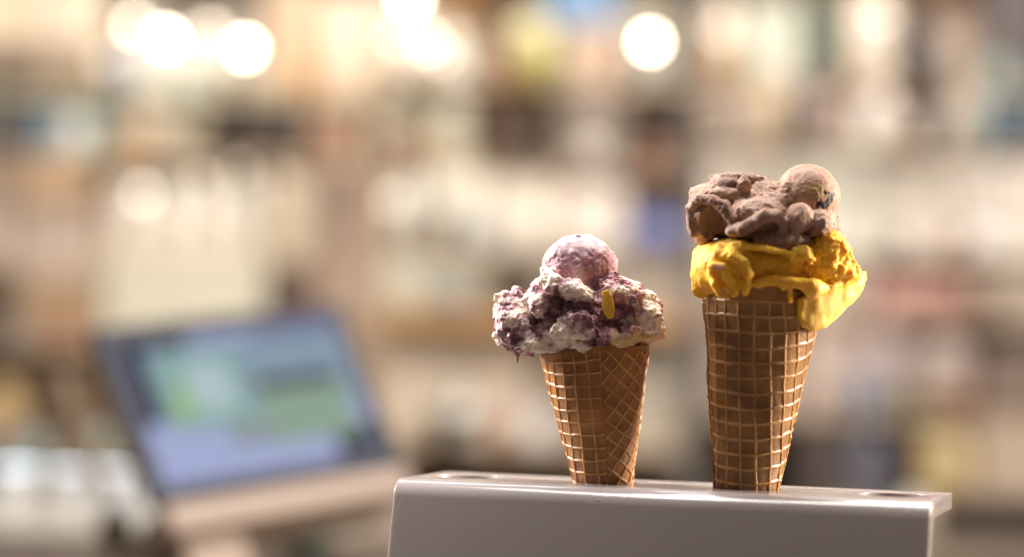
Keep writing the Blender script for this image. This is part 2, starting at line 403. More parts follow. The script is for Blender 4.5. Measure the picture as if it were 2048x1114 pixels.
def cream_mat(name, rough=.5, sss=.35, sss_scale=.0025, rad=(1, .7, .5), fine=1400, bump=.25, spec=.35):
    m = bpy.data.materials.new(name); m.use_nodes = True
    nt = m.node_tree; b = nt.nodes['Principled BSDF']
    at = nt.nodes.new('ShaderNodeAttribute'); at.attribute_name = 'tint'
    tc = nt.nodes.new('ShaderNodeTexCoord')
    no = nt.nodes.new('ShaderNodeTexNoise'); no.inputs['Scale'].default_value = fine; no.inputs['Detail'].default_value = 4
    nt.links.new(tc.outputs['Object'], no.inputs['Vector'])
    mr = nt.nodes.new('ShaderNodeMapRange'); mr.inputs[1].default_value = .3; mr.inputs[2].default_value = .7; mr.inputs[3].default_value = .82; mr.inputs[4].default_value = 1.12
    nt.links.new(no.outputs['Fac'], mr.inputs[0])
    mx = nt.nodes.new('ShaderNodeVectorMath'); mx.operation = 'SCALE'
    nt.links.new(at.outputs['Color'], mx.inputs[0]); nt.links.new(mr.outputs[0], mx.inputs['Scale'])
    nt.links.new(mx.outputs[0], b.inputs['Base Color'])
    b.inputs['Roughness'].default_value = rough; b.inputs['Specular IOR Level'].default_value = spec
    b.inputs['Subsurface Weight'].default_value = sss; b.inputs['Subsurface Radius'].default_value = rad; b.inputs['Subsurface Scale'].default_value = sss_scale
    bp = nt.nodes.new('ShaderNodeBump'); bp.inputs['Strength'].default_value = bump; bp.inputs['Distance'].default_value = .0005
    nt.links.new(no.outputs['Fac'], bp.inputs['Height']); nt.links.new(bp.outputs[0], b.inputs['Normal'])
    return m
def lerp(a, b, t): return a + (np.array(b, np.float32) - a) * t[:, None]
def lin(c): return np.array(s2l(c), np.float32)

# ---- yellow ice cream of the right cone
FLAP = [(1582, 600), (1612, 580), (1650, 566), (1690, 554), (1716, 544), (1729, 545), (1732, 558), (1724, 578), (1706, 600), (1684, 622), (1662, 642), (1640, 656), (1616, 662), (1596, 654), (1584, 630)]
def flap(p, r=8):
    d2 = poly2d(p[:, 0], p[:, 1], FLAP) + r
    t = (p[:, 0] - 1584) / 143
    g = -122 + 92 * t * t + 10 * t + 14 * ((p[:, 1] - 560) / 90)
    thick = 10 + 16 * np.clip((p[:, 1] - 552) / 40, 0, 1) * np.clip((1 - t) * 2, 0, 1)
    dv = np.abs(p[:, 2] - g - thick) - thick
    return (np.minimum(np.maximum(d2, dv + r), 0) + np.sqrt(np.maximum(d2, 0) ** 2 + np.maximum(dv + r, 0) ** 2) - r) * .8
def yellow_base(p):
    d = smin(ell(p, (1535, 535, 0), (132, 54, 118)), ell(p, (1524, 574, 0), (114, 30, 114)), 8)
    d = smin(d, ell(p, (1455, 504, -22), (58, 28, 92)), 8)
    d = smin(d, ell(p, (1634, 524, -18), (70, 62, 100)), 14)
    d = smin(d, cap(p, (1404, 512, -12), (1399, 580, -22), 21, 15), 10)
    d = smin(d, ell(p, (1416, 542, -20), (30, 46, 62)), 10)
    d = smin(d, ell(p, (1448, 544, -90), (41, 44, 44)), 10)
    # fold at the front left: an outer roll, a hollow with two hanging pleats, a pale tongue
    d = smin(d, path(p, [(1408, 528, -106), (1424, 512, -122), (1452, 514, -136), (1474, 530, -140), (1484, 556, -138), (1478, 584, -128)], [9, 10, 11, 11, 11, 9]), 9)
    d = smax(d, -ell(p, (1446, 562, -146), (19, 24, 20), .2), 6)
    d = smin(d, path(p, [(1414, 546, -120), (1418, 568, -128), (1430, 586, -130), (1442, 591, -126)], [8, 8, 8, 6]), 6)
    d = smin(d, path(p, [(1440, 546, -134), (1450, 566, -136), (1458, 588, -132)], [7, 7, 7]), 6)
    d = smin(d, path(p, [(1414, 534, -128), (1438, 535, -138)], [7, 7]), 5)
    d = smin(d, ell(p, (1668, 545, -42), (46, 26, 62)), 10)
    d = smin(d, ell(p, (1650, 496, -78), (38, 30, 44), .3), 12)
    # upper lip running to the right
    d = smin(d, path(p, [(1404, 516, -84), (1430, 500, -112), (1470, 496, -130), (1520, 500, -136), (1560, 510, -130)], [8, 8, 7, 6, 4]), 18)
    d = smax(d, -ell(p, (1528, 558, -156), (48, 13, 28), -.15), 12)
    # knob with two drops
    d = smin(d, ell(p, (1590, 508, -112), (22, 16, 20), .3), 14)
    d = smin(d, path(p, [(1600, 506, -124), (1606, 518, -130), (1605, 530, -130)], [10, 8, 5]), 7)
    d = smin(d, path(p, [(1576, 506, -126), (1571, 522, -130)], [8, 6]), 7)
    # skirt along the rim with drips
    d = smin(d, path(p, [(1500, 566, -116), (1535, 562, -126), (1570, 566, -130), (1604, 572, -128), (1628, 574, -112)], [7, 9, 10, 10, 9]), 12)
    d = smin(d, ell(p, (1610, 578, -120), (20, 17, 16)), 10)
    d = smin(d, cap(p, (1562, 574, -130), (1566, 600, -128), 7, 5), 5)
    d = smin(d, cap(p, (1548, 570, -128), (1550, 580, -128), 6, 5), 5)
    d = smin(d, flap(p), 6)
    d = smin(d, path(p, [(1612, 582, -116), (1655, 572, -94), (1700, 558, -58)], [5, 5, 4]), 9)
    return d
def airy(p):                     # 1 on the rough scooped mound, 0 on the smeared smooth parts
    m = sstep(1, -18, ell(p, (1648, 516, -80), (64, 62, 74)) - 10) * sstep(568, 556, p[:, 1])
    return m
def yellow_full(p):
    warp = p + np.stack([fbm(p, 34, 2, 3.1), fbm(p, 34, 2, 8.7), fbm(p, 34, 2, 5.9)], 1) * 2.6
    d = yellow_base(warp)
    a = airy(p)
    onflap = sstep(566, 584, p[:, 1]) * sstep(1584, 1600, p[:, 0])
    d -= (1 - onflap) * 2.2 * fbm(p, 30, 3, 2.2)
    w = worley(warp, 12, 1.3); d += a * (8.5 * (w - .45)) + a * 4.5 * fbm(p * np.array((1, .6, 1), np.float32), 10, 3, 6.6)
    streak = p * np.array((1, .45, 1), np.float32)
    d -= (1 - onflap) * (1 - a) * (1.0 * fbm(p, 9, 3, 4.4) + .9 * np.maximum(fbm(streak, 14, 2, 12.0), 0))
    pit = worley(p, 15, 4.1); d += (1 - onflap) * 2.6 * sstep(.30, .12, pit) * sstep(-.3, .3, fbm(p, 40, 2, 66.0))
    d -= onflap * .8 * fbm(streak, 22, 2, 15.0)
    return d
def yellow_col(p):
    c = np.tile(lin((244, 194, 64)), (len(p), 1))
    t = np.clip(.5 + .7 * fbm(p, 40, 3, 5.2), 0, 1); c = lerp(c, lin((234, 178, 50)), t)
    onflap = sstep(570, 590, p[:, 1]) * sstep(1584, 1604, p[:, 0]); c = lerp(c, lin((238, 196, 96)), onflap * .85)
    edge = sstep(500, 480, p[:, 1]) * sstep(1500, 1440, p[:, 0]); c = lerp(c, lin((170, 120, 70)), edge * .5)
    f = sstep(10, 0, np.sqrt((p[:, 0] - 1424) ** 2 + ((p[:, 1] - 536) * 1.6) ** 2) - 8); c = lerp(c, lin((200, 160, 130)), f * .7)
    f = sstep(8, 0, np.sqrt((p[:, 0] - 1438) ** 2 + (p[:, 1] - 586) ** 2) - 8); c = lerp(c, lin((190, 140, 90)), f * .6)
    return c
# ---- chocolate ice cream of the right cone
def choc_base(p):
    d = ell(p, (1520, 448, 8), (118, 42, 98))
    d = smin(d, ell(p, (1600, 452, -4), (78, 42, 96)), 14)
    d = smin(d, ell(p, (1452, 392, 12), (74, 26, 84), .06), 14)
    d = smin(d, ell(p, (1532, 402, 6), (50, 40, 66)), 10)
    d = smin(d, ell(p, (1404, 436, -14), (32, 56, 74)), 12)
    d = smax(d, -ell(p, (1421, 454, -94), (27, 48, 52), .12), 5)                      # hollow of the left fold
    d = smin(d, path(p, [(1380, 470, -58), (1378, 420, -64), (1392, 400, -84), (1418, 404, -102), (1440, 420, -112), (1450, 440, -116)], [9, 9, 10, 12, 12, 10]), 9)
    d = smin(d, ell(p, (1448, 370, -26), (32, 17, 34), -.1), 5)
    d = smin(d, ell(p, (1482, 374, -56), (15, 19, 16)), 4)
    d = smin(d, path(p, [(1424, 360, -20), (1455, 356, -30), (1500, 360, -10), (1535, 370, 0)], [9, 9, 10, 12]), 6)
    d = smin(d, ell(p, (1508, 432, -66), (60, 35, 56)), 14)
    d = smin(d, path(p, [(1452, 466, -116), (1470, 463, -124), (1495, 449, -129), (1518, 436, -130), (1538, 435, -126), (1551, 450, -120), (1551, 474, -112)], [13, 14, 13, 13, 13, 11, 9]), 8)
    d = smax(d, -ell(p, (1500, 484, -138), (44, 12, 24)), 6)
    d = smin(d, ell(p, (1552, 410, -26), (50, 32, 54)), 12)
    d = smin(d, ell(p, (1612, 396, -24), (65, 66, 65)), 12)
    d = smin(d, path(p, [(1545, 402, -52), (1572, 376, -58), (1580, 352, -40)], [9, 9, 6]), 8)   # torn edge beside the ball
    d = smin(d, ell(p, (1584, 441, -108), (28, 30, 28)), 4)
    d = smin(d, ell(p, (1590, 428, -106), (22, 15, 22), .3), 5)
    d = smin(d, ell(p, (1624, 450, -92), (30, 27, 32)), 4)
    d = smin(d, ell(p, (1672, 484, 4), (20, 26, 34)), 5)
    d = smax(d, -ell(p, (1548, 488, -128), (46, 15, 40)), 6)
    d = smin(d, ell(p, (1556, 484, -86), (58, 24, 42)), 6)
    d = smax(d, -cap(p, (1558, 446, -140), (1556, 478, -140), 9, 11), 5)
    return d
def ball_mask(p): return sstep(6, -2, ell(p, (1612, 396, -24), (67, 68, 67))) * sstep(1548, 1570, p[:, 0])
SMILE = [(1624, 412), (1637, 415), (1648, 407), (1655, 394)]
def smile(p):
    d = None; q = p.copy(); q[:, 2] = 0
    for a, b, ra, rb in zip(SMILE, SMILE[1:], (4, 6, 5), (6, 5, 3)):
        e = cap(q, (a[0], a[1], 0), (b[0], b[1], 0), ra, rb); d = e if d is None else np.minimum(d, e)
    e = cap(q, (1637, 388, 0), (1646, 390, 0), 2.5, 2); d = np.minimum(d, e)
    return np.where(p[:, 2] < -10, d + 1.5 * fbm(p, 6, 2, 3.3), 20)
def choc_full(p):
    warp = p + np.stack([fbm(p, 30, 3, 13.1), fbm(p, 30, 3, 18.7), fbm(p, 30, 3, 15.9)], 1) * 2.8
    bm = ball_mask(p)[:, None]
    d = choc_base(warp * (1 - bm) + p * bm)
    b = bm[:, 0]
    lip = sstep(16, 4, path(p, [(1454, 462, -122), (1490, 458, -134), (1515, 438, -136), (1536, 432, -132), (1552, 446, -128)], 8)) + sstep(8, 0, ell(p, (1583, 438, -104), (26, 30, 28)))
    lip = np.clip(lip, 0, 1) * .85
    r = (1 - b) * (1 - lip)
    d -= r * (2.0 * fbm(p, 22, 3, 21.2) - 1.4 * (worley(warp, 24, 5.5) - .45)) + (1 - b) * 1.6 * fbm(p, 40, 2, 9.0)
    w = worley(p, 9, 7.7); d += r * 2.4 * (w - .5) + (1 - lip) * .7 * fbm(p, 4.5, 2, 1.1)
    pit = worley(p, 16, 2.9); d += (1 - lip * .7) * (1 - .4 * b) * 2.0 * sstep(.28, .12, pit) * sstep(-.1, .4, fbm(p, 34, 2, 63.0))
    d -= b * .9 * fbm(p, 26, 2, 3.0)
    low = sstep(392, 430, p[:, 1] + .35 * (1612 - p[:, 0])); d += b * low * 1.3 * fbm(p, 10, 3, 17.0)
    d += 1.0 * sstep(3, -1, smile(p))
    return d
def choc_col(p):
    c = np.tile(lin((172, 141, 124)), (len(p), 1))
    t = np.clip(.5 + .8 * fbm(p, 30, 3, 25.2), 0, 1); c = lerp(c, lin((150, 117, 100)), t)
    t = sstep(.1, .55, fbm(p, 16, 3, 29.0)); c = lerp(c, lin((124, 88, 68)), t * .55)
    b = ball_mask(p); c = lerp(c, lin((158, 124, 104)), b * .75)
    fl = sstep(.24, .10, worley(p, 11, 14.4)) * sstep(-.1, .5, fbm(p, 20, 2, 83.0)); c = lerp(c, lin((84, 54, 42)), fl * .65)
    ch = sstep(5, -3, ell(p, (1448, 370, -26), (30, 17, 34), -.1)); c = lerp(c, lin((92, 60, 46)), ch * .8)
    yb = sstep(0, -10, np.sqrt(((p[:, 0] - 1622) * .8) ** 2 + ((p[:, 1] - 384 - .25 * (p[:, 0] - 1622)) * 1.25) ** 2) - 24 + 5 * fbm(p, 14, 2, 2.0)) * (p[:, 2] < 0); c = lerp(c, lin((190, 154, 100)), yb * .55)
    yb = sstep(0, -6, ell(p, (1490, 380, -72), (12, 12, 12))); c = lerp(c, lin((206, 160, 110)), yb * .6)
    yb = sstep(0, -5, ell(p, (1563, 354, -50), (9, 8, 14))); c = lerp(c, lin((206, 170, 110)), yb * .6)
    c = lerp(c, lin((46, 28, 24)), sstep(3, 0, smile(p)))
    return c
# ---- berry ice cream of the left cone
def berry_mass(p):
    d = smin(ell(p, (1170, 625, 0), (112, 72, 108)), ell(p, (1190, 684, 4), (108, 28, 106)), 8)
    d = smin(d, ell(p, (1105, 598, -34), (56, 50, 62)), 14)
    d = smin(d, ell(p, (1224, 590, -24), (54, 44, 66)), 14)
    d = smin(d, ell(p, (1034, 646, -30), (45, 56, 62)), 12)
    d = smin(d, ell(p, (1056, 680, -38), (40, 30, 48)), 12)
    d = smin(d, ell(p, (1122, 668, -72), (58, 32, 42)), 10)
    d = smin(d, ell(p, (1200, 672, -88), (34, 26, 28)), 8)
    d = smin(d, ell(p, (1278, 626, -12), (43, 44, 70)), 12)
    d = smin(d, ell(p, (1242, 584, -84), (42, 26, 30), .2), 8)
    d = smin(d, ell(p, (1288, 655, -20), (38, 22, 60)), 10)
    return d
def berry_white(p):              # the smooth white ridges and patches
    d = path(p, [(1087, 544, -84), (1094, 556, -92), (1108, 570, -100)], [9, 15, 20])
    d = np.minimum(d, ell(p, (1142, 582, -104), (42, 20, 24), .22))
    d = np.minimum(d, ell(p, (1292, 622, -66), (32, 24, 24), .5))
    d = np.minimum(d, ell(p, (1128, 648, -112), (34, 18, 16), -.6))
    d = np.minimum(d, ell(p, (1166, 652, -116), (26, 30, 16)))
    d = np.minimum(d, ell(p, (1070, 690, -80), (34, 12, 18)))
    d = np.minimum(d, ell(p, (1160, 690, -100), (20, 10, 14)))
    d = np.minimum(d, ell(p, (1290, 596, -50), (22, 16, 24)))
    d = np.minimum(d, ell(p, (1078, 612, -92), (16, 24, 14)))
    return d
LIP = [(1228, 690, -96), (1262, 680, -88), (1300, 674, -56), (1322, 670, -22), (1324, 658, -8)]
def berry_base(p):
    d = berry_mass(p)
    d = smin(d, ell(p, (1160, 532, -4), (76, 62, 76)), 8)
    d = smin(d, berry_white(p), 12)
    for c, r in (((992, 594, -36), 8), ((1011, 587, -38), 9), ((1031, 583, -34), 12), ((1004, 606, -50), 9)):
        d = smin(d, cap(p, c, (c[0] + 8, c[1] + 26, c[2] + 4), r, r), 5)
    d = smin(d, path(p, LIP, [8, 9, 9, 8, 8]), 5)
    d = smin(d, ell(p, (1258, 668, -92), (24, 14, 14), -.2), 5)
    d = smin(d, cap(p, (1033, 700, -44), (1035, 723, -44), 6, 4), 5)
    d = smin(d, cap(p, (1068, 700, -60), (1068, 713, -60), 6, 4.5), 4)
    return d
def purple(p):                   # 0 white cream, 1 dark berry
    q = p + np.stack([fbm(p, 40, 2, 31.0), fbm(p, 40, 2, 33.0), fbm(p, 40, 2, 35.0)], 1) * 14
    n = .50 + .75 * fbm(q, 34, 3, 37.0, .6)
    n = np.where(berry_white(p) < 6, n - .55 * sstep(6, -4, berry_white(p)), n)
    # berry-rich folds
    for c, r, a in (((1105, 605, -95), (30, 32, 40), .5), ((1185, 640, -110), (28, 44, 40), .55), ((1130, 605, -105), (40, 20, 40), .4), ((1030, 670, -80), (34, 22, 40), .45), ((1236, 635, -90), (30, 30, 40), .35), ((1195, 690, -100), (30, 14, 40), .5)):
        n = n + a * sstep(.3, -.5, np.sqrt((((p - np.array(c, np.float32)) / np.array(r, np.float32)) ** 2).sum(1)) - 1)
    return np.clip(n, 0, 1)
def top_ball(p): return sstep(5, -2, ell(p, (1160, 532, -4), (78, 64, 78))) * sstep(590, 560, p[:, 1])
def berry_full(p):
    warp = p + np.stack([fbm(p, 38, 3, 41.1), fbm(p, 38, 3, 48.7), fbm(p, 38, 3, 45.9)], 1) * 7
    tb = top_ball(p)
    smooth_cap = .9 * tb * sstep(520, 490, p[:, 1] + .25 * (p[:, 0] - 1160) + 16 * fbm(p, 26, 3, 3.0))
    d = berry_base(warp * (1 - .55 * tb)[:, None] + p * .55 * tb[:, None])
    pu = purple(p)
    lip = sstep(12, 4, path(p, LIP, 8)); drip = sstep(704, 716, p[:, 1])
    keep = (1 - smooth_cap) * (1 - .8 * lip) * (1 - drip)
    rough = keep * (.5 + .5 * sstep(.25, .6, pu)) * (1 - .55 * tb)
    d -= keep * (1 - .6 * tb) * 5.0 * fbm(p, 26, 3, 51.0)
    wa = p + np.stack([fbm(p, 10, 2, 53.0), fbm(p, 10, 2, 55.0), fbm(p, 10, 2, 57.0)], 1) * 3
    d += rough * 9.5 * (worley(wa, 16, 3.7) - .5)
    d += rough * 6 * (worley(wa, 7.5, 9.7) - .5)
    d += keep * 1.2 * fbm(p, 5, 2, 61.0)
    d += 1.6 * sstep(.2, .7, pu) * keep
    # crease where the scoop's smooth cap curls over
    return d
def berry_col(p):
    pu = purple(p)
    pu = np.clip(pu + .34 * fbm(p, 10, 3, 71.0), 0, 1)
    c = np.tile(lin((236, 221, 204)), (len(p), 1))
    c = lerp(c, lin((206, 174, 176)), sstep(.18, .45, pu)); c = lerp(c, lin((162, 120, 130)), sstep(.42, .68, pu))
    c = lerp(c, lin((116, 80, 92)), sstep(.72, 1.0, pu))
    tb = top_ball(p); capm = tb * sstep(514, 498, p[:, 1] + .25 * (p[:, 0] - 1160) + 16 * fbm(p, 26, 3, 3.0))
    c = lerp(c, lin((166, 120, 132)), tb * (1 - capm) * .75); c = lerp(c, lin((186, 152, 160)), capm * .7)
    fl = sstep(.17, .09, worley(p, 26, 24.4)) * sstep(.0, .4, fbm(p, 30, 2, 77.0)); c = lerp(c, lin((50, 30, 40)), fl * .85)
    c = lerp(c, lin((214, 186, 168)), sstep(690, 702, p[:, 1]) * sstep(1070, 1090, p[:, 0]) * .7)
    sp = sstep(3, 1, np.sqrt(((p[:, 0] - 1156) * .5) ** 2 + (p[:, 1] - 474) ** 2) - 1) * (p[:, 2] < 0); c = lerp(c, lin((52, 34, 40)), sp)
    pk = sstep(1180, 1240, p[:, 0]) * sstep(640, 570, p[:, 1]) * sstep(.35, .5, pu) * sstep(.95, .7, pu); c = lerp(c, lin((190, 128, 134)), pk * .5)
    l = sstep(14, 3, path(p, LIP, 8)); l = np.maximum(l, sstep(5, -3, ell(p, (1258, 668, -92), (24, 14, 14), -.2)))
    c = lerp(c, lin((226, 192, 128)), l * .8)
    dr = sstep(704, 716, p[:, 1]); c = lerp(c, lin((190, 140, 140)), dr * .8)
    return c

VOX = 1.7
SR = (hole_point(HOLES[2]).y) / FPX; SL = (hole_point(HOLES[1]).y) / FPX
def px_of(t):
    q = CAM_R.transposed() @ (hole_point(t) - Vector((0, 0, EYE)))
    return 1024 - FPX * q.x / q.z, 557 + FPX * q.y / q.z
ur, wr = px_of(HOLES[2]); ul, wl = px_of(HOLES[1])
print('cone feet at', ur, wr, ul, wl)
cream_y = cream_mat('yellow_ice_cream', .55, .4, .0035, (1, .6, .15), 1300, .2, .35)
cream_c = cream_mat('chocolate_ice_cream', .62, .1, .0015, (1, .65, .45), 1300, .35, .3)
cream_b = cream_mat('berry_ice_cream', .58, .25, .0018, (1, .65, .6), 1300, .3, .4)
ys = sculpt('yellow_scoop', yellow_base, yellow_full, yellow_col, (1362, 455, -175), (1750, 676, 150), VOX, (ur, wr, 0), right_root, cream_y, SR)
cs = sculpt('chocolate_scoop', choc_base, choc_full, choc_col, (1350, 312, -175), (1715, 545, 150), VOX, (ur, wr, 0), right_root, cream_c, SR)
bs = sculpt('berry_scoop', berry_base, berry_full, berry_col, (958, 445, -160), (1360, 750, 140), VOX, (ul, wl, 0), left_root, cream_b, SL, band=16)
ys['label'] = 'yellow ice cream drooping over the rim in a wide flap'
cs['label'] = 'brown chocolate ice cream with a round ball on top'
bs['label'] = 'white ice cream swirled with dark purple berries'
# yellow fruit piece stuck in the berry ice cream
def fruit_piece():
    out = [(-12, 24), (0, 28), (10, 12), (15, -8), (14, -28), (4, -30), (-7, -20), (-11, 0)]
    bm = bmesh.new()
    f = [bm.verts.new((x, -5 + .012 * x * x, z)) for x, z in out]; b = [bm.verts.new((x * .92, 7, z * .92)) for x, z in out]
    k = len(out)
    bm.faces.new(f[::-1]); bm.faces.new(b)
    for i in range(k): bm.faces.new((f[i], f[(i + 1) % k], b[(i + 1) % k], b[i]))
    bmesh.ops.recalc_face_normals(bm, faces=bm.faces)
    bmesh.ops.bevel(bm, geom=bm.edges[:], offset=1.6, segments=2, affect='EDGES', profile=.5)
    for v in bm.verts:
        v.co.y += 1.6 * math.sin(v.co.z * .17 + 1) + 1.2 * math.sin(v.co.x * .3); v.co.x += 1.3 * math.sin(v.co.z * .31)
        v.co *= SL
    return from_bm(bm)
fp = obj('fruit_piece', fruit_piece(), mat('fruit_yellow', (242, 182, 58), .35, .14, 300, .2), bs, True)
fp.location = CAM_R @ (Vector((1210 - ul, -(607 - wl), 123)) * SL); fp['label'] = 'flat yellow piece of fruit stuck in the ice cream'
# ------------------------------------------------------------------ shop behind: shelf wall
YB = 3.30                        # front of the shelf goods
def zpy(py, y=YB, bay=1): return P((304, 1068, 1790)[bay], py, y).z     # height of a board, read in the middle of its bay
def xpx(px, y=YB): return P(px, 557, y).x
def bay_of(px): return 0 if px < 748 else 1 if px < 1388 else 2
KPX = YB / FPX
wall = obj('shop_wall', box_me(3.2, .05, 2.6, .004), mat('wall_plaster', (132, 112, 96), .8, .08, 6)); wall.location = (0, YB + .42, 0)
wall['kind'] = 'structure'
# shelf unit: posts and boards are parts
unit = empty('shelf_unit', (0, YB + .17, 0))
tag(unit, 'tall pale wooden shelf unit filled with goods, blurred behind the cones', 'shelf')
WOOD = mat('shelf_wood', (206, 176, 142), .5, .1, 8); WOODP = mat('shelf_board_pale', (208, 198, 160), .5, .06, 8)
WOODO = mat('shelf_board_orange', (224, 166, 104), .45, .08, 8); POSTD = mat('post_grey', (118, 108, 98), .6, .08, 8)
BAY_X = (-140, 748, 1388, 2200)
for i, px in enumerate((-140, 748, 1388, 2200)):
    p = obj('post', box_me((26 if i != 2 else 40) * KPX, .30, 2.4, .003), POSTD if i == 2 else WOOD, unit); p.location = (xpx(px), 0, 0)
BOARDS = {0: [(-120, 0), (185, 1), (310, 0), (690, 0), (925, 0)], 1: [(-120, 0), (160, 0), (328, 0), (505, 0), (622, 2), (890, 0)], 2: [(-120, 0), (165, 0), (292, 0), (505, 0), (632, 0), (830, 0)]}
for bay, lst in BOARDS.items():
    x0, x1 = xpx(BAY_X[bay] + 18), xpx(BAY_X[bay + 1] - 20)
    for py, kind in lst:
        b = obj('shelf_board', box_me(x1 - x0, .34, (13 if kind != 2 else 34) * KPX, .002), (WOOD, WOODP, WOODO)[kind], unit)
        b.location = ((x0 + x1) / 2, 0, zpy(py, YB, bay) - (13 if kind != 2 else 34) * KPX)
# kinds of goods
def goods(kind, x0, x1, y0, y1, rgb, name, label, cat, dy=.0, lid=None, group=None, depth=None, rough=.5, y=None):
    """a thing whose front covers pixels x0..x1, y0..y1 at the shelf, standing on y1"""
    yy = YB + dy if y is None else y
    k = yy / FPX; w = (x1 - x0) * k; h = (y1 - y0) * k
    z = zpy(y1, yy, bay_of((x0 + x1) / 2)); x = P((x0 + x1) / 2, (y0 + y1) / 2, yy).x
    if y is not None: z = zc + .0005
    m = mat(name + '_paint', rgb, rough, .07, 14); lm = mat(name + '_lid', lid, .4, .05, 14) if lid else m
    dep = depth or min(max(w * .7, .04), .16)
    if kind == 'box':
        o = empty(name, (x, yy + dep / 2, z)); obj('carton', box_me(w, dep, h * .93, .002), m, o)
        obj('lid', box_me(w * 1.02, dep * 1.02, h * .0695, .0015, h * .931), lm, o)
    elif kind == 'jar':
        r = w / 2; o = empty(name, (x, yy + r, z))
        obj('glass', lathe_me([(r * .9, 0), (r, .04 * h), (r, .72 * h), (r * .85, .82 * h), (r * .7, .86 * h)]), m, o, True)
        obj('lid', lathe_me([(r * .76, .862 * h), (r * .78, .87 * h), (r * .78, .985 * h), (r * .72, h)]), lm, o, True)
    elif kind == 'bottle':
        r = w / 2; o = empty(name, (x, yy + r, z))
        obj('glass', lathe_me([(r * .9, 0), (r, .03 * h), (r, .55 * h), (r * .8, .66 * h), (r * .38, .76 * h), (r * .34, .92 * h)]), m, o, True)
        obj('cap', lathe_me([(r * .4, .921 * h), (r * .42, .93 * h), (r * .42, .99 * h), (r * .36, h)]), lm, o, True)
    elif kind == 'bowl':
        r = w / 2; o = empty(name, (x, yy + r, z))
        obj('shell', lathe_me([(r * .45, 0), (r * .5, .06 * h), (r * .8, .35 * h), (r * .97, .8 * h), (r, h), (r * .95, h), (r * .9, .8 * h), (r * .72, .38 * h), (r * .1, .15 * h)]), m, o, True)
        obj('foot', lathe_me([(r * .42, -.001), (r * .5, .001), (r * .5, .05 * h), (r * .4, .055 * h)]), lm, o, True)
    elif kind == 'round':
        r = w / 2; o = empty(name, (x, yy + r, z))
        prof = [(max(.02, math.sin(math.pi * i / 14)) * r, h * (.5 - .5 * math.cos(math.pi * i / 14))) for i in range(1, 14)]
        obj('belly', lathe_me([(r * .3, 0)] + prof), m, o, True)
        obj('knob', lathe_me([(r * .12, h * .96), (r * .16, h * 1.0), (r * .1, h * 1.04)]), lm, o, True)
    elif kind == 'bag':
        bm = bmesh.new(); bmesh.ops.create_cube(bm, size=1); bmesh.ops.subdivide_edges(bm, edges=bm.edges[:], cuts=5, use_grid_fill=True)
        for v in bm.verts:
            tz = v.co.z + .5; pinch = 1 - .75 * max(0, (tz - .55) / .45) ** 1.3; puff = 1 - .25 * (2 * v.co.x) ** 2
            v.co = Vector((v.co.x * w * (1 - .1 * max(0, tz - .5)), v.co.y * dep * pinch * puff, tz * h))
        o = empty(name, (x, yy + dep / 2, z)); obj('pouch', from_bm(bm), m, o, True)
        obj('seal', box_me(w * .86, .004, h * .07, .001, h * .95), lm, o)
    elif kind == 'cup':
        r = w / 2; o = empty(name, (x, yy + r, z))
        obj('wall', lathe_me([(r * .68, 0), (r * .7, .01 * h), (r * .96, .97 * h), (r, .975 * h), (r, h), (r * .93, h), (r * .66, .03 * h)]), m, o, True)
    tag(o, label, cat, group)
    return o
def lamp(px, py, rpx, strength, label, y=YB - .02, tint=(255, 238, 214)):  # a reflection on glassware, made as an added bulb with socket and cable
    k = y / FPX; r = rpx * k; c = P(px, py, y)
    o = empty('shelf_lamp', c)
    obj('glint_bulb', lathe_me([(max(.03, math.sin(math.pi * i / 12)) * r, -r * math.cos(math.pi * i / 12)) for i in range(0, 13)], 20), glow('glint_glow', tint, strength), o, True)
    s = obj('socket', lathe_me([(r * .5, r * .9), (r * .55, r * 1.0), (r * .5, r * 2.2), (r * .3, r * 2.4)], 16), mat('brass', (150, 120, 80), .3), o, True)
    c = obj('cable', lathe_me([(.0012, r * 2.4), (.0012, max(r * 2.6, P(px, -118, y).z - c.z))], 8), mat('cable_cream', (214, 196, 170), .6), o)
    tag(o, label, 'lamp', 'small glowing glints among the shelves')
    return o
G = goods
B2 = .13                          # second row, farther back on the board
# --- left bay, top shelf
G('box', -70, 72, 92, 185, (150, 124, 98), 'storage_box', 'brown storage box at the far left end of the top shelf', 'box')
G('box', -75, 68, -50, 91, (240, 208, 172), 'gift_box', 'peach box stacked on the brown box at the far left', 'box')
G('box', 78, 200, 96, 185, (158, 132, 104), 'carton_box', 'wide tan carton beside the white jars on the top shelf', 'box')
G('box', 76, 208, -50, 95, (243, 214, 182), 'cake_box', 'pale peach cake box on top of the tan carton', 'box')
for i, (a, b, t) in enumerate(((150, 236, 82), (236, 330, 20), (330, 420, 44), (420, 520, 30))):
    G('jar', a, b, t, 185, (242, 230, 212), 'glass_jar', ('short milky white jar leftmost in the row under the bright glints', 'tall milky white jar under the two crowded glints', 'milky white jar between the crowded glints and the lone glint', 'wide milky white jar under the lone left glint')[i], 'jar', .05, (236, 220, 196), 'milky white jars on the top shelf')
G('box', 530, 636, -50, 185, (214, 182, 146), 'paper_box', 'tall tan paper box right of the milky jars', 'box')
G('bag', 640, 742, -20, 185, (238, 208, 176), 'paper_bag', 'upright peach paper bag beside the tall tan box', 'bag')
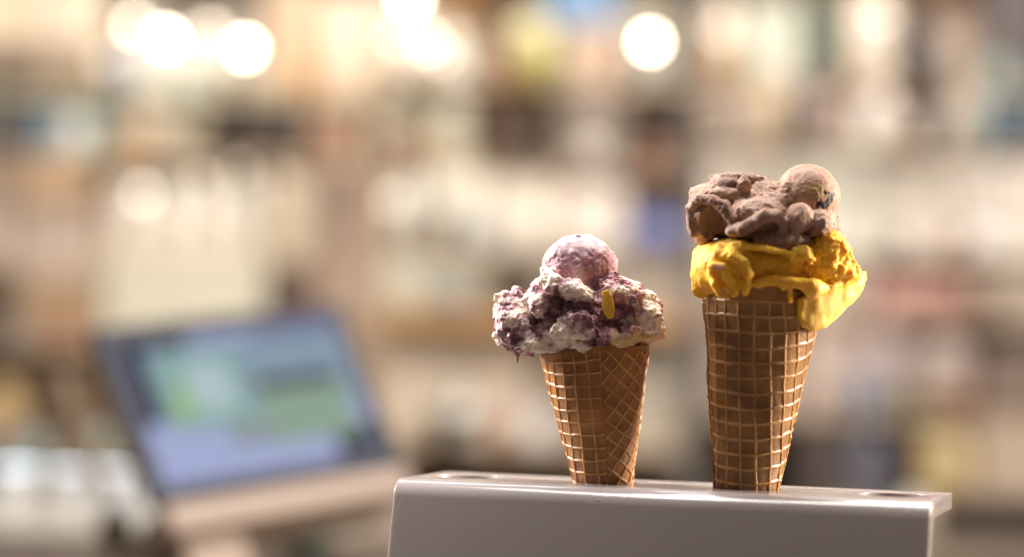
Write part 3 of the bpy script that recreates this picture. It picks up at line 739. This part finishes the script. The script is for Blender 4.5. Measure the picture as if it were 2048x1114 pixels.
# --- left bay, second shelf
G('box', -60, 62, 214, 310, (134, 122, 108), 'grey_box', 'grey brown box at the left end of the second shelf', 'box')
G('box', 70, 152, 226, 310, (122, 148, 158), 'tea_tin', 'dull blue tin on the second shelf at the left', 'tin')
G('box', 160, 236, 228, 310, (142, 172, 166), 'biscuit_tin', 'pale teal tin right of the dull blue tin', 'tin')
G('jar', 242, 318, 210, 310, (232, 214, 192), 'storage_jar', 'cream jar beside the pale teal tin', 'jar', 0, (220, 200, 170))
G('box', 322, 402, 222, 310, (214, 196, 164), 'cream_box', 'low cream box left of the dark bread loaf', 'box')
G('round', 406, 494, 252, 309, (80, 66, 66), 'bread_loaf', 'dark rounded loaf beside the black box', 'bread', -.02)
G('box', 500, 606, 200, 310, (66, 54, 48), 'black_box', 'near black box in the middle of the left shelves', 'box')
G('box', 612, 722, 206, 310, (170, 138, 110), 'kraft_box', 'brown kraft box right of the near black box', 'box')
# --- left bay, third (tall) shelf
G('box', 30, 196, 556, 690, (176, 144, 110), 'wooden_crate', 'wide tan crate at the bottom of the left stack', 'box')
G('box', 24, 200, 412, 555, (194, 168, 146), 'pink_box', 'dusty pink box in the middle of the left stack', 'box')
G('box', 34, 182, 326, 411, (224, 184, 142), 'orange_box', 'light orange box on top of the left stack', 'box')
G('box', -70, 22, 540, 690, (82, 66, 52), 'brown_box', 'dark brown box left of the tan crate', 'box')
G('box', -70, 20, 330, 539, (200, 172, 150), 'pale_brown_box', 'pale brown box on the dark brown box at the left edge', 'box')
G('box', 206, 528, 508, 690, (216, 204, 176), 'large_cream_box', 'large plain cream box behind the tilted screen', 'box', 0, (218, 204, 174))
for i, (a, b, t) in enumerate(((206, 288, 340), (290, 366, 350), (368, 446, 326), (448, 528, 330))):
    G('jar', a, b, t, 507, (240, 226, 206), 'porcelain_jar', ('leftmost porcelain jar on the large cream box', 'second porcelain jar on the large cream box', 'third porcelain jar on the large cream box', 'rightmost porcelain jar on the large cream box')[i], 'jar', .02, (236, 220, 198), 'porcelain jars on the large cream box')
G('box', 534, 624, 536, 690, (88, 62, 48), 'chocolate_box', 'dark chocolate brown box right of the large cream box', 'box')
G('bag', 534, 622, 330, 535, (208, 184, 152), 'coffee_bag', 'beige coffee bag on the dark chocolate brown box', 'bag')
G('box', 630, 736, 520, 690, (180, 150, 124), 'tan_box', 'tan box at the right end of the tall left shelf', 'box')
G('box', 632, 734, 324, 519, (160, 132, 110), 'dull_brown_box', 'dull brown box on the tan box at the right end', 'box')
# --- left bay, lower shelf behind the screen
G('round', -60, 48, 770, 925, (222, 184, 128), 'honey_pot', 'round honey coloured pot at the left edge behind the screen', 'pot')
G('box', 56, 262, 726, 925, (112, 88, 64), 'dark_crate', 'dark brown crate left of the tilted screen', 'box')
G('box', 270, 480, 730, 925, (150, 124, 98), 'hidden_crate', 'brown crate hidden mostly by the tilted screen', 'box')
G('box', 560, 735, 720, 925, (120, 100, 80), 'dull_crate', 'dull crate peeking out over the right of the screen', 'box')  # plain dull brown crate
# --- middle bay, top shelf
G('bag', 762, 848, 10, 160, (242, 216, 188), 'peach_bag', 'peach bag at the left end of the middle top shelf', 'bag')
G('jar', 852, 930, 50, 160, (240, 222, 198), 'sugar_jar', 'white sugar jar beside the peach bag', 'jar', 0, (234, 212, 182))
G('box', 850, 985, -60, 30, (238, 172, 98), 'orange_carton', 'bright orange carton at the upper edge of the picture', 'box', B2)
G('box', 852, 984, 31, 160, (190, 164, 130), 'plain_carton', 'plain tan carton under the bright orange carton', 'box', B2)
G('bowl', 1000, 1124, 92, 160, (200, 194, 104), 'green_bowl', 'yellow green bowl on the middle top shelf', 'bowl', -.03)
G('round', 1012, 1112, 22, 118, (246, 222, 170), 'custard_dome', 'cream coloured dome heaped in the yellow green bowl', 'dessert', -.02)
G('box', 1132, 1232, 50, 160, (204, 168, 138), 'salmon_box', 'salmon brown box right of the yellow green bowl', 'box')
G('box', 1098, 1234, -60, 48, (118, 148, 176), 'blue_box', 'dusty blue box at the upper edge of the picture', 'box')
G('box', 1240, 1345, 10, 160, (190, 176, 146), 'sage_box', 'sage beige box behind the lone right glint', 'box')
# --- middle bay, second shelf
G('jar', 766, 850, 196, 328, (206, 208, 178), 'pale_green_jar', 'pale green jar at the left of the middle second shelf', 'jar', .04, (168, 176, 144))
G('round', 762, 806, 268, 328, (116, 98, 90), 'small_brown_pot', 'small brown pot in front of the pale green jar', 'pot', -.05)
G('jar', 856, 944, 176, 328, (216, 206, 178), 'cream_jar', 'cream jar beside the pale green jar', 'jar', .02, (200, 190, 160))
G('box', 950, 1036, 186, 328, (190, 164, 138), 'beige_packet', 'beige packet behind the dark brown cake', 'box', B2)
G('round', 985, 1096, 232, 328, (92, 72, 58), 'brown_cake', 'dark brown rounded cake on the middle second shelf', 'cake', -.04)
G('cup', 1100, 1270, 168, 328, (246, 226, 208), 'ice_bucket', 'large pinkish white bucket in the middle of the shelves', 'bucket', -.04)
G('box', 1276, 1366, 186, 300, (160, 162, 170), 'grey_blue_box', 'grey blue box right of the large pinkish bucket', 'box', B2)
G('round', 1356, 1374, 262, 328, (70, 66, 58), 'dark_vase', 'narrow dark vase beside the grey post', 'vase', -.04)
# --- middle bay, third shelf
G('jar', 762, 850, 338, 505, (244, 230, 210), 'flour_jar', 'white flour jar at the left of the middle third shelf', 'jar', 0, (240, 224, 200))
G('box', 856, 980, 344, 505, (230, 218, 192), 'ivory_box', 'ivory box right of the white flour jar', 'box')
G('box', 986, 1110, 350, 505, (226, 206, 180), 'sand_box', 'sand coloured box behind the berry ice cream', 'box')
G('bag', 1116, 1256, 344, 505, (232, 212, 190), 'pale_bag', 'wide pale bag above the berry ice cream', 'bag')
G('round', 1264, 1362, 418, 505, (136, 140, 188), 'blue_teapot', 'round blue pot between the two ice creams', 'pot', -.03)
G('box', 1262, 1364, 346, 504, (222, 204, 182), 'stone_box', 'stone coloured box behind the round blue pot', 'box', B2)
# --- middle bay, fourth shelf (on the orange board)
G('box', 762, 880, 526, 622, (230, 220, 192), 'white_tin', 'off white tin on the orange board at the left', 'tin')
G('box', 884, 976, 530, 622, (226, 210, 178), 'butter_box', 'butter coloured box on the orange board', 'box')
G('jar', 984, 1050, 520, 622, (96, 80, 62), 'dark_jar', 'dark jar beside the berry ice cream', 'jar', 0, (80, 66, 52))
G('box', 1056, 1200, 530, 622, (150, 130, 108), 'umber_box', 'umber box behind the berry ice cream on the orange board', 'box')
G('box', 1210, 1362, 524, 622, (170, 150, 128), 'taupe_box', 'taupe box between the cones on the orange board', 'box')
# --- middle bay, fifth shelf
G('box', 762, 910, 666, 890, (216, 196, 170), 'linen_box', 'tall linen coloured box left of the shorter cone', 'box', .05)
G('box', 914, 1060, 668, 890, (212, 190, 164), 'oat_box', 'tall oat coloured box beside the shorter cone', 'box', .05)
G('bowl', 830, 968, 836, 890, (84, 86, 70), 'dark_green_bowl', 'low dark green bowl at the left of the shorter cone', 'bowl', -.10, (70, 72, 60))
G('box', 1070, 1190, 700, 890, (150, 134, 116), 'mole_box', 'mole grey box behind the shorter cone', 'box', .05)
G('box', 1196, 1362, 680, 890, (178, 164, 142), 'putty_box', 'putty coloured box between the two cones', 'box', .05)
# --- right bay, top shelf
G('round', 1410, 1482, 0, 164, (248, 216, 186), 'peach_vase', 'tall rounded peach vase on the right top shelf', 'vase')
G('box', 1488, 1600, 8, 165, (206, 200, 174), 'sage_cream_box', 'pale sage box right of the peach vase', 'box')
G('bottle', 1612, 1680, -40, 165, (92, 104, 82), 'green_bottle', 'dark green bottle on the right top shelf', 'bottle', -.02, (120, 110, 60))
G('jar', 1690, 1806, -30, 165, (244, 218, 192), 'candy_jar', 'large pale candy jar right of the dark green bottle', 'jar', 0, (238, 210, 180))
G('bottle', 1826, 1890, 30, 165, (86, 80, 78), 'black_bottle', 'charcoal bottle near the upper right corner', 'bottle', -.03, (70, 64, 62))
G('box', 1850, 1960, -60, 110, (240, 210, 182), 'rose_box', 'pale rose box behind the charcoal bottle', 'box', B2)
G('box', 1846, 1962, 111, 164, (190, 170, 146), 'flat_box', 'flat beige box under the pale rose box', 'box', B2)
G('box', 1972, 2090, -60, 165, (96, 84, 78), 'espresso_box', 'dark espresso brown box in the upper right corner', 'box')
# --- right bay, second shelf
G('box', 1408, 1490, 190, 292, (198, 166, 136), 'caramel_box', 'caramel box at the left of the right second shelf', 'box')
G('box', 1494, 1572, 180, 292, (236, 204, 164), 'apricot_box', 'apricot box beside the caramel box', 'box')
G('box', 1578, 1700, 186, 292, (200, 172, 152), 'mauve_box', 'mauve tan box in the middle of the right second shelf', 'box')
G('round', 1712, 1816, 182, 292, (224, 202, 190), 'pink_pot', 'round pale pink pot on the right second shelf', 'pot', -.02)
G('bottle', 1826, 1880, 180, 292, (92, 88, 88), 'grey_bottle', 'dark grey bottle right of the round pink pot', 'bottle', 0, (80, 76, 76))
G('box', 1888, 1972, 184, 292, (206, 186, 164), 'pale_tan_box', 'pale tan box beside the dark grey bottle', 'box')
G('bottle', 1976, 2020, 176, 292, (96, 142, 154), 'teal_bottle', 'teal bottle near the right edge of the picture', 'bottle', -.02, (80, 120, 130))
G('box', 2024, 2120, 190, 292, (96, 96, 96), 'slate_box', 'slate grey box at the right edge of the picture', 'box')
# --- right bay, third shelf
for i, (a, b, c) in enumerate(((1410, 1560, (224, 204, 180)), (1566, 1740, (232, 220, 196)), (1746, 1900, (228, 210, 186)), (1906, 2100, (232, 214, 192)))):
    G('box', a, b, (322, 316, 330, 320)[i], 505, c, 'long_cream_box', ('first cream box of the right third shelf, behind the chocolate ice cream', 'second cream box of the right third shelf, right of the chocolate ball', 'third cream box of the right third shelf', 'last cream box of the right third shelf, at the right edge')[i], 'box', 0, None, 'cream boxes on the right third shelf')
# --- right bay, fourth shelf
G('box', 1410, 1740, 530, 632, (196, 172, 150), 'wide_tan_box', 'wide tan box behind the yellow ice cream', 'box')
G('bag', 1752, 1936, 556, 632, (204, 150, 132), 'red_pouch', 'flat salmon red pouch right of the yellow ice cream', 'bag')
G('box', 1944, 2100, 540, 632, (190, 166, 142), 'fawn_box', 'fawn box right of the salmon red pouch', 'box')
# --- right bay, fifth shelf and below
G('box', 1410, 1600, 662, 830, (166, 146, 128), 'dun_box', 'dun box behind the taller cone', 'box')
G('box', 1606, 1716, 660, 830, (204, 176, 156), 'blush_box', 'blush coloured box right of the taller cone', 'box')
G('jar', 1722, 1830, 656, 830, (192, 166, 156), 'lilac_jar', 'large lilac grey jar right of the taller cone', 'jar', 0, (196, 172, 160))
G('round', 1838, 1960, 664, 830, (196, 172, 154), 'clay_pot', 'large pale clay pot at the lower right', 'pot')
G('box', 1966, 2100, 690, 830, (142, 118, 102), 'cocoa_box', 'cocoa brown box at the right edge of the lower shelf', 'box')
G('box', 1604, 1692, 850, 1090, (98, 84, 74), 'umber_crate', 'dark umber crate low behind the taller cone', 'box')
G('round', 1698, 1790, 848, 1090, (138, 132, 140), 'blue_grey_urn', 'blue grey urn low behind the holder', 'urn')
G('bag', 1838, 1944, 856, 1090, (218, 186, 128), 'yellow_sack', 'mustard yellow sack at the lower right', 'sack')
G('box', 1950, 2100, 850, 1090, (206, 178, 150), 'biscuit_box', 'biscuit coloured box at the lower right edge', 'box')
for bay, py in ((0, 1150), (1, 1150), (2, 1090)):
    x0, x1 = xpx(BAY_X[bay] + 18), xpx(BAY_X[bay + 1] - 20)
    b = obj('shelf_board', box_me(x1 - x0, .34, 13 * KPX, .002), WOOD, unit); b.location = ((x0 + x1) / 2, 0, zpy(py, YB, bay) - 13 * KPX)
# --- small goods in the front row of every shelf
rnd = random.Random(21)
SMALL = [('brown', (104, 78, 60)), ('cream', (236, 222, 198)), ('amber', (206, 152, 92)), ('charcoal', (64, 58, 56)), ('rose', (208, 170, 158)), ('white', (242, 234, 222)), ('olive', (122, 118, 88)), ('sand', (206, 180, 150)), ('mint', (176, 194, 176)), ('grey', (146, 138, 132)), ('rust', (160, 106, 78)), ('slate blue', (124, 138, 154))]
SHELVES = [(0, 185, 'top left shelf', -30, 730), (0, 310, 'second left shelf', -30, 730), (0, 690, 'tall left shelf', -30, 700), (0, 925, 'lowest left shelf', -30, 280), (1, 160, 'top middle shelf', 770, 1366), (1, 328, 'second middle shelf', 770, 1366), (1, 505, 'third middle shelf', 770, 1250), (1, 622, 'orange middle shelf', 770, 990), (1, 890, 'low middle shelf', 770, 1140), (2, 165, 'top right shelf', 1410, 2040), (2, 292, 'second right shelf', 1410, 2040), (2, 505, 'third right shelf', 1690, 2040), (2, 632, 'fourth right shelf', 1740, 2040), (2, 830, 'fifth right shelf', 1640, 2040), (2, 1090, 'lowest right shelf', 1640, 1860)]
used = set()
KEEP_CLEAR = ((310, 400, 612), (690, 200, 630), (328, 980, 1280), (185, 100, 200), (505, 1560, 1760), (632, 1745, 1945), (622, 770, 880), (165, 1840, 1960))
for bay, py, sname, xa, xb in SHELVES:
    x = xa + rnd.uniform(5, 40)
    while x < xb - 40:
        w = rnd.uniform(28, 62); h = w * rnd.uniform(.9, 1.7)
        while True:
            kind = rnd.choice(('jar', 'bottle', 'box', 'round')); cn, rgb = rnd.choice(SMALL)
            if (kind, cn, sname) not in used: break
        used.add((kind, cn, sname))
        if any(sh == py and a < x + w and x < b2 for sh, a, b2 in KEEP_CLEAR):
            x += 30; continue
        nm = {'jar': 'small_jar', 'bottle': 'small_bottle', 'box': 'small_packet', 'round': 'small_pot'}[kind]
        if kind == 'bottle': h = w * 2.1
        G(kind, x, x + w, py - h, py, rgb, cn.replace(' ', '_') + '_' + nm, 'small %s %s in the front row of the %s' % (cn, nm[6:], sname), nm[6:], -.085, depth=.03)
        x += w + rnd.uniform(10, 95)
# --- glints: glowing bulbs added in place of reflections on the glassware
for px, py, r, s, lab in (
    (270, 50, 10, 16, 'glowing glint leftmost of the three crowded at the upper left'),
    (332, 78, 9, 42, 'brightest glowing glint in the middle of the upper left crowd'),
    (490, 96, 9, 42, 'lone bright glint right of the crowded glints at the upper left'),
    (420, 62, 12, 7, 'faint glint between the bright glints at the upper left'),
    (820, -6, 9, 45, 'bright glint cut by the upper edge of the picture'),
    (858, 84, 11, 9, 'soft glint below the glint at the upper edge'),
    (796, 74, 12, 6, 'faint glint left of the soft glint near the upper edge'),
    (1300, 84, 9, 40, 'lone bright round glint between the two cones, high up'),
    (1762, 34, 12, 4, 'soft peach glint at the upper right'),
    (286, 388, 11, 6, 'soft glint in front of the porcelain jars'),
    (130, 500, 8, 2, 'dim glint in front of the dusty pink box'),
    (205, 120, 8, 4, 'dim glint at the left of the milky white jars'),
    (480, 340, 8, 4, 'dim glint by the rightmost porcelain jar'),
    (560, 350, 8, 2, 'dim glint in front of the beige coffee bag'),
    (880, 110, 8, 6, 'dim glint below the soft glint near the sugar jar'),
    (780, 170, 8, 3, 'dim glint above the pale green jar'),
    (785, 400, 8, 5, 'dim glint in front of the white flour jar'),
    (1440, 62, 9, 4.5, 'dim glint in front of the peach vase'),
    (1770, 190, 8, 3, 'dim glint in front of the round pale pink pot'),
    (1190, 290, 9, 2.5, 'dim glint in front of the large pinkish bucket'),
    (400, 360, 12, 2.5, 'faint glint right of the soft glint by the porcelain jars')):
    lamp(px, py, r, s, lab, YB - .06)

# ------------------------------------------------------------------ back counter between the shelves and the holder
YC = 2.30
bc = obj('back_counter', box_me(2.6, .5, .05, .004), mat('back_counter_wood', (112, 96, 80), .45, .1, 7))
zc = P(150, 1036, YC).z; bc.location = (0, YC + .1, zc - .05)
tag(bc, 'light wooden back counter with white cups on it', 'counter')
for i, (a, b) in enumerate(((-30, 72), (92, 168), (176, 246), (252, 300))):
    G('cup', a, b, 950, 1040, (236, 244, 254), 'white_cup', ('white cup at the lower left edge, left of the others', 'white cup second from the left edge', 'white cup third from the left edge', 'white cup nearest the tilted screen')[i], 'cup', 0, None, 'white cups on the back counter', None, .25, YC + .02)
zs = ZT - LEG
for x0, x1, hh, rgb, nm, lab in ((190, 262, .040, (92, 84, 58), 'olive_pot', 'small olive pot in front of the white cups'), (552, 668, .021, (46, 66, 46), 'dark_green_pot', 'low dark green pot under the tilted screen')):
    o = G('round', x0, x1, 1114 - hh / (1.92 / FPX), 1114, rgb, nm, lab, 'pot', 0, None, None, None, .5, 1.92); o.location.z = zs + .0005
G('box', 1900, 2100, 978, 1068, (70, 58, 48), 'dark_basket', 'dark brown basket in the lower right corner', 'basket', 0, None, None, None, .5, YC - .04)

# ------------------------------------------------------------------ tilted screen on its wooden base
D0 = 1.75; KS = D0 / 1.58
tw, thh = .1946 * KS, .1183 * KS
ex = Vector((.756, .645, .113)).normalized(); ez = Vector((-.394, .310, .865)); ez = (ez - ex * ez.dot(ex)).normalized(); ey = ez.cross(ex)
org = Vector((-.2276 * KS, D0, EYE - .1094 * KS))
scr = empty('display_screen', org)
scr.rotation_euler = Matrix((ex, ey, ez)).transposed().to_euler()
tag(scr, 'tilted touch screen showing blue and green panels, on a pale wooden base', 'screen')
tilt = obj('housing', box_me(tw * 1.07, .012, thh * 1.12, .003), mat('housing_dark', (34, 31, 38), .6), scr); tilt.location = (tw * .515, .0062, -.045 * thh)
panel = obj('display', box_me(.93 * tw, .0012, .90 * thh, 0), glow('display_blue', (166, 174, 212), .98), scr); panel.location = (.505 * tw, -.0006, .05 * thh)
def tile(x0, x1, z0, z1, rgb, s, k):
    o = obj('screen_tile', box_me((x1 - x0) * tw, .0004, (z1 - z0) * thh, 0), glow('tile_glow', rgb, s), panel)
    o.location = (((x0 + x1) / 2 - .505) * tw, -.0006 - .0006 * k, (z0 - .05) * thh)
tile(.045, .13, .42, .945, (70, 66, 80), .45, 1); tile(.05, .32, .72, .94, (70, 66, 80), 0.45, 1); tile(.12, .95, .40, .88, (150, 172, 188), .8, 2)
tile(.16, .48, .36, .82, (166, 204, 196), 0.68, 3); tile(.26, .44, .46, .76, (200, 222, 226), 0.75, 4); tile(.17, .27, .42, .62, (176, 216, 160), 0.68, 4)
tile(.52, .90, .20, .62, (142, 164, 146), 1.0, 3); tile(.54, .88, .54, .62, (104, 104, 116), 0.52, 4)
tile(.36, .56, .22, .36, (150, 160, 160), .9, 3); tile(.78, .96, .06, .26, (96, 96, 104), 0.52, 2); tile(.60, .95, .88, .94, (150, 152, 200), 0.64, 3)
back = obj('back_strut', box_me(.009, .009, thh * .72, .002), mat('frame_wood', (150, 122, 96), .5, .1, 20), scr); back.location = (-.012, .050, .03)
base_m = mat('base_wood', (152, 134, 120), .5, .08, 12)
b = obj('wooden_base', box_me(tw * 1.04, .07, .022, .004), base_m, scr); b.location = (tw * .53, .034, -.0226 - .046 * thh)
ft = obj('foot', box_me(tw * .25, .05, .05, .004), base_m, scr); ft.location = (tw * .2, .040, -.08)
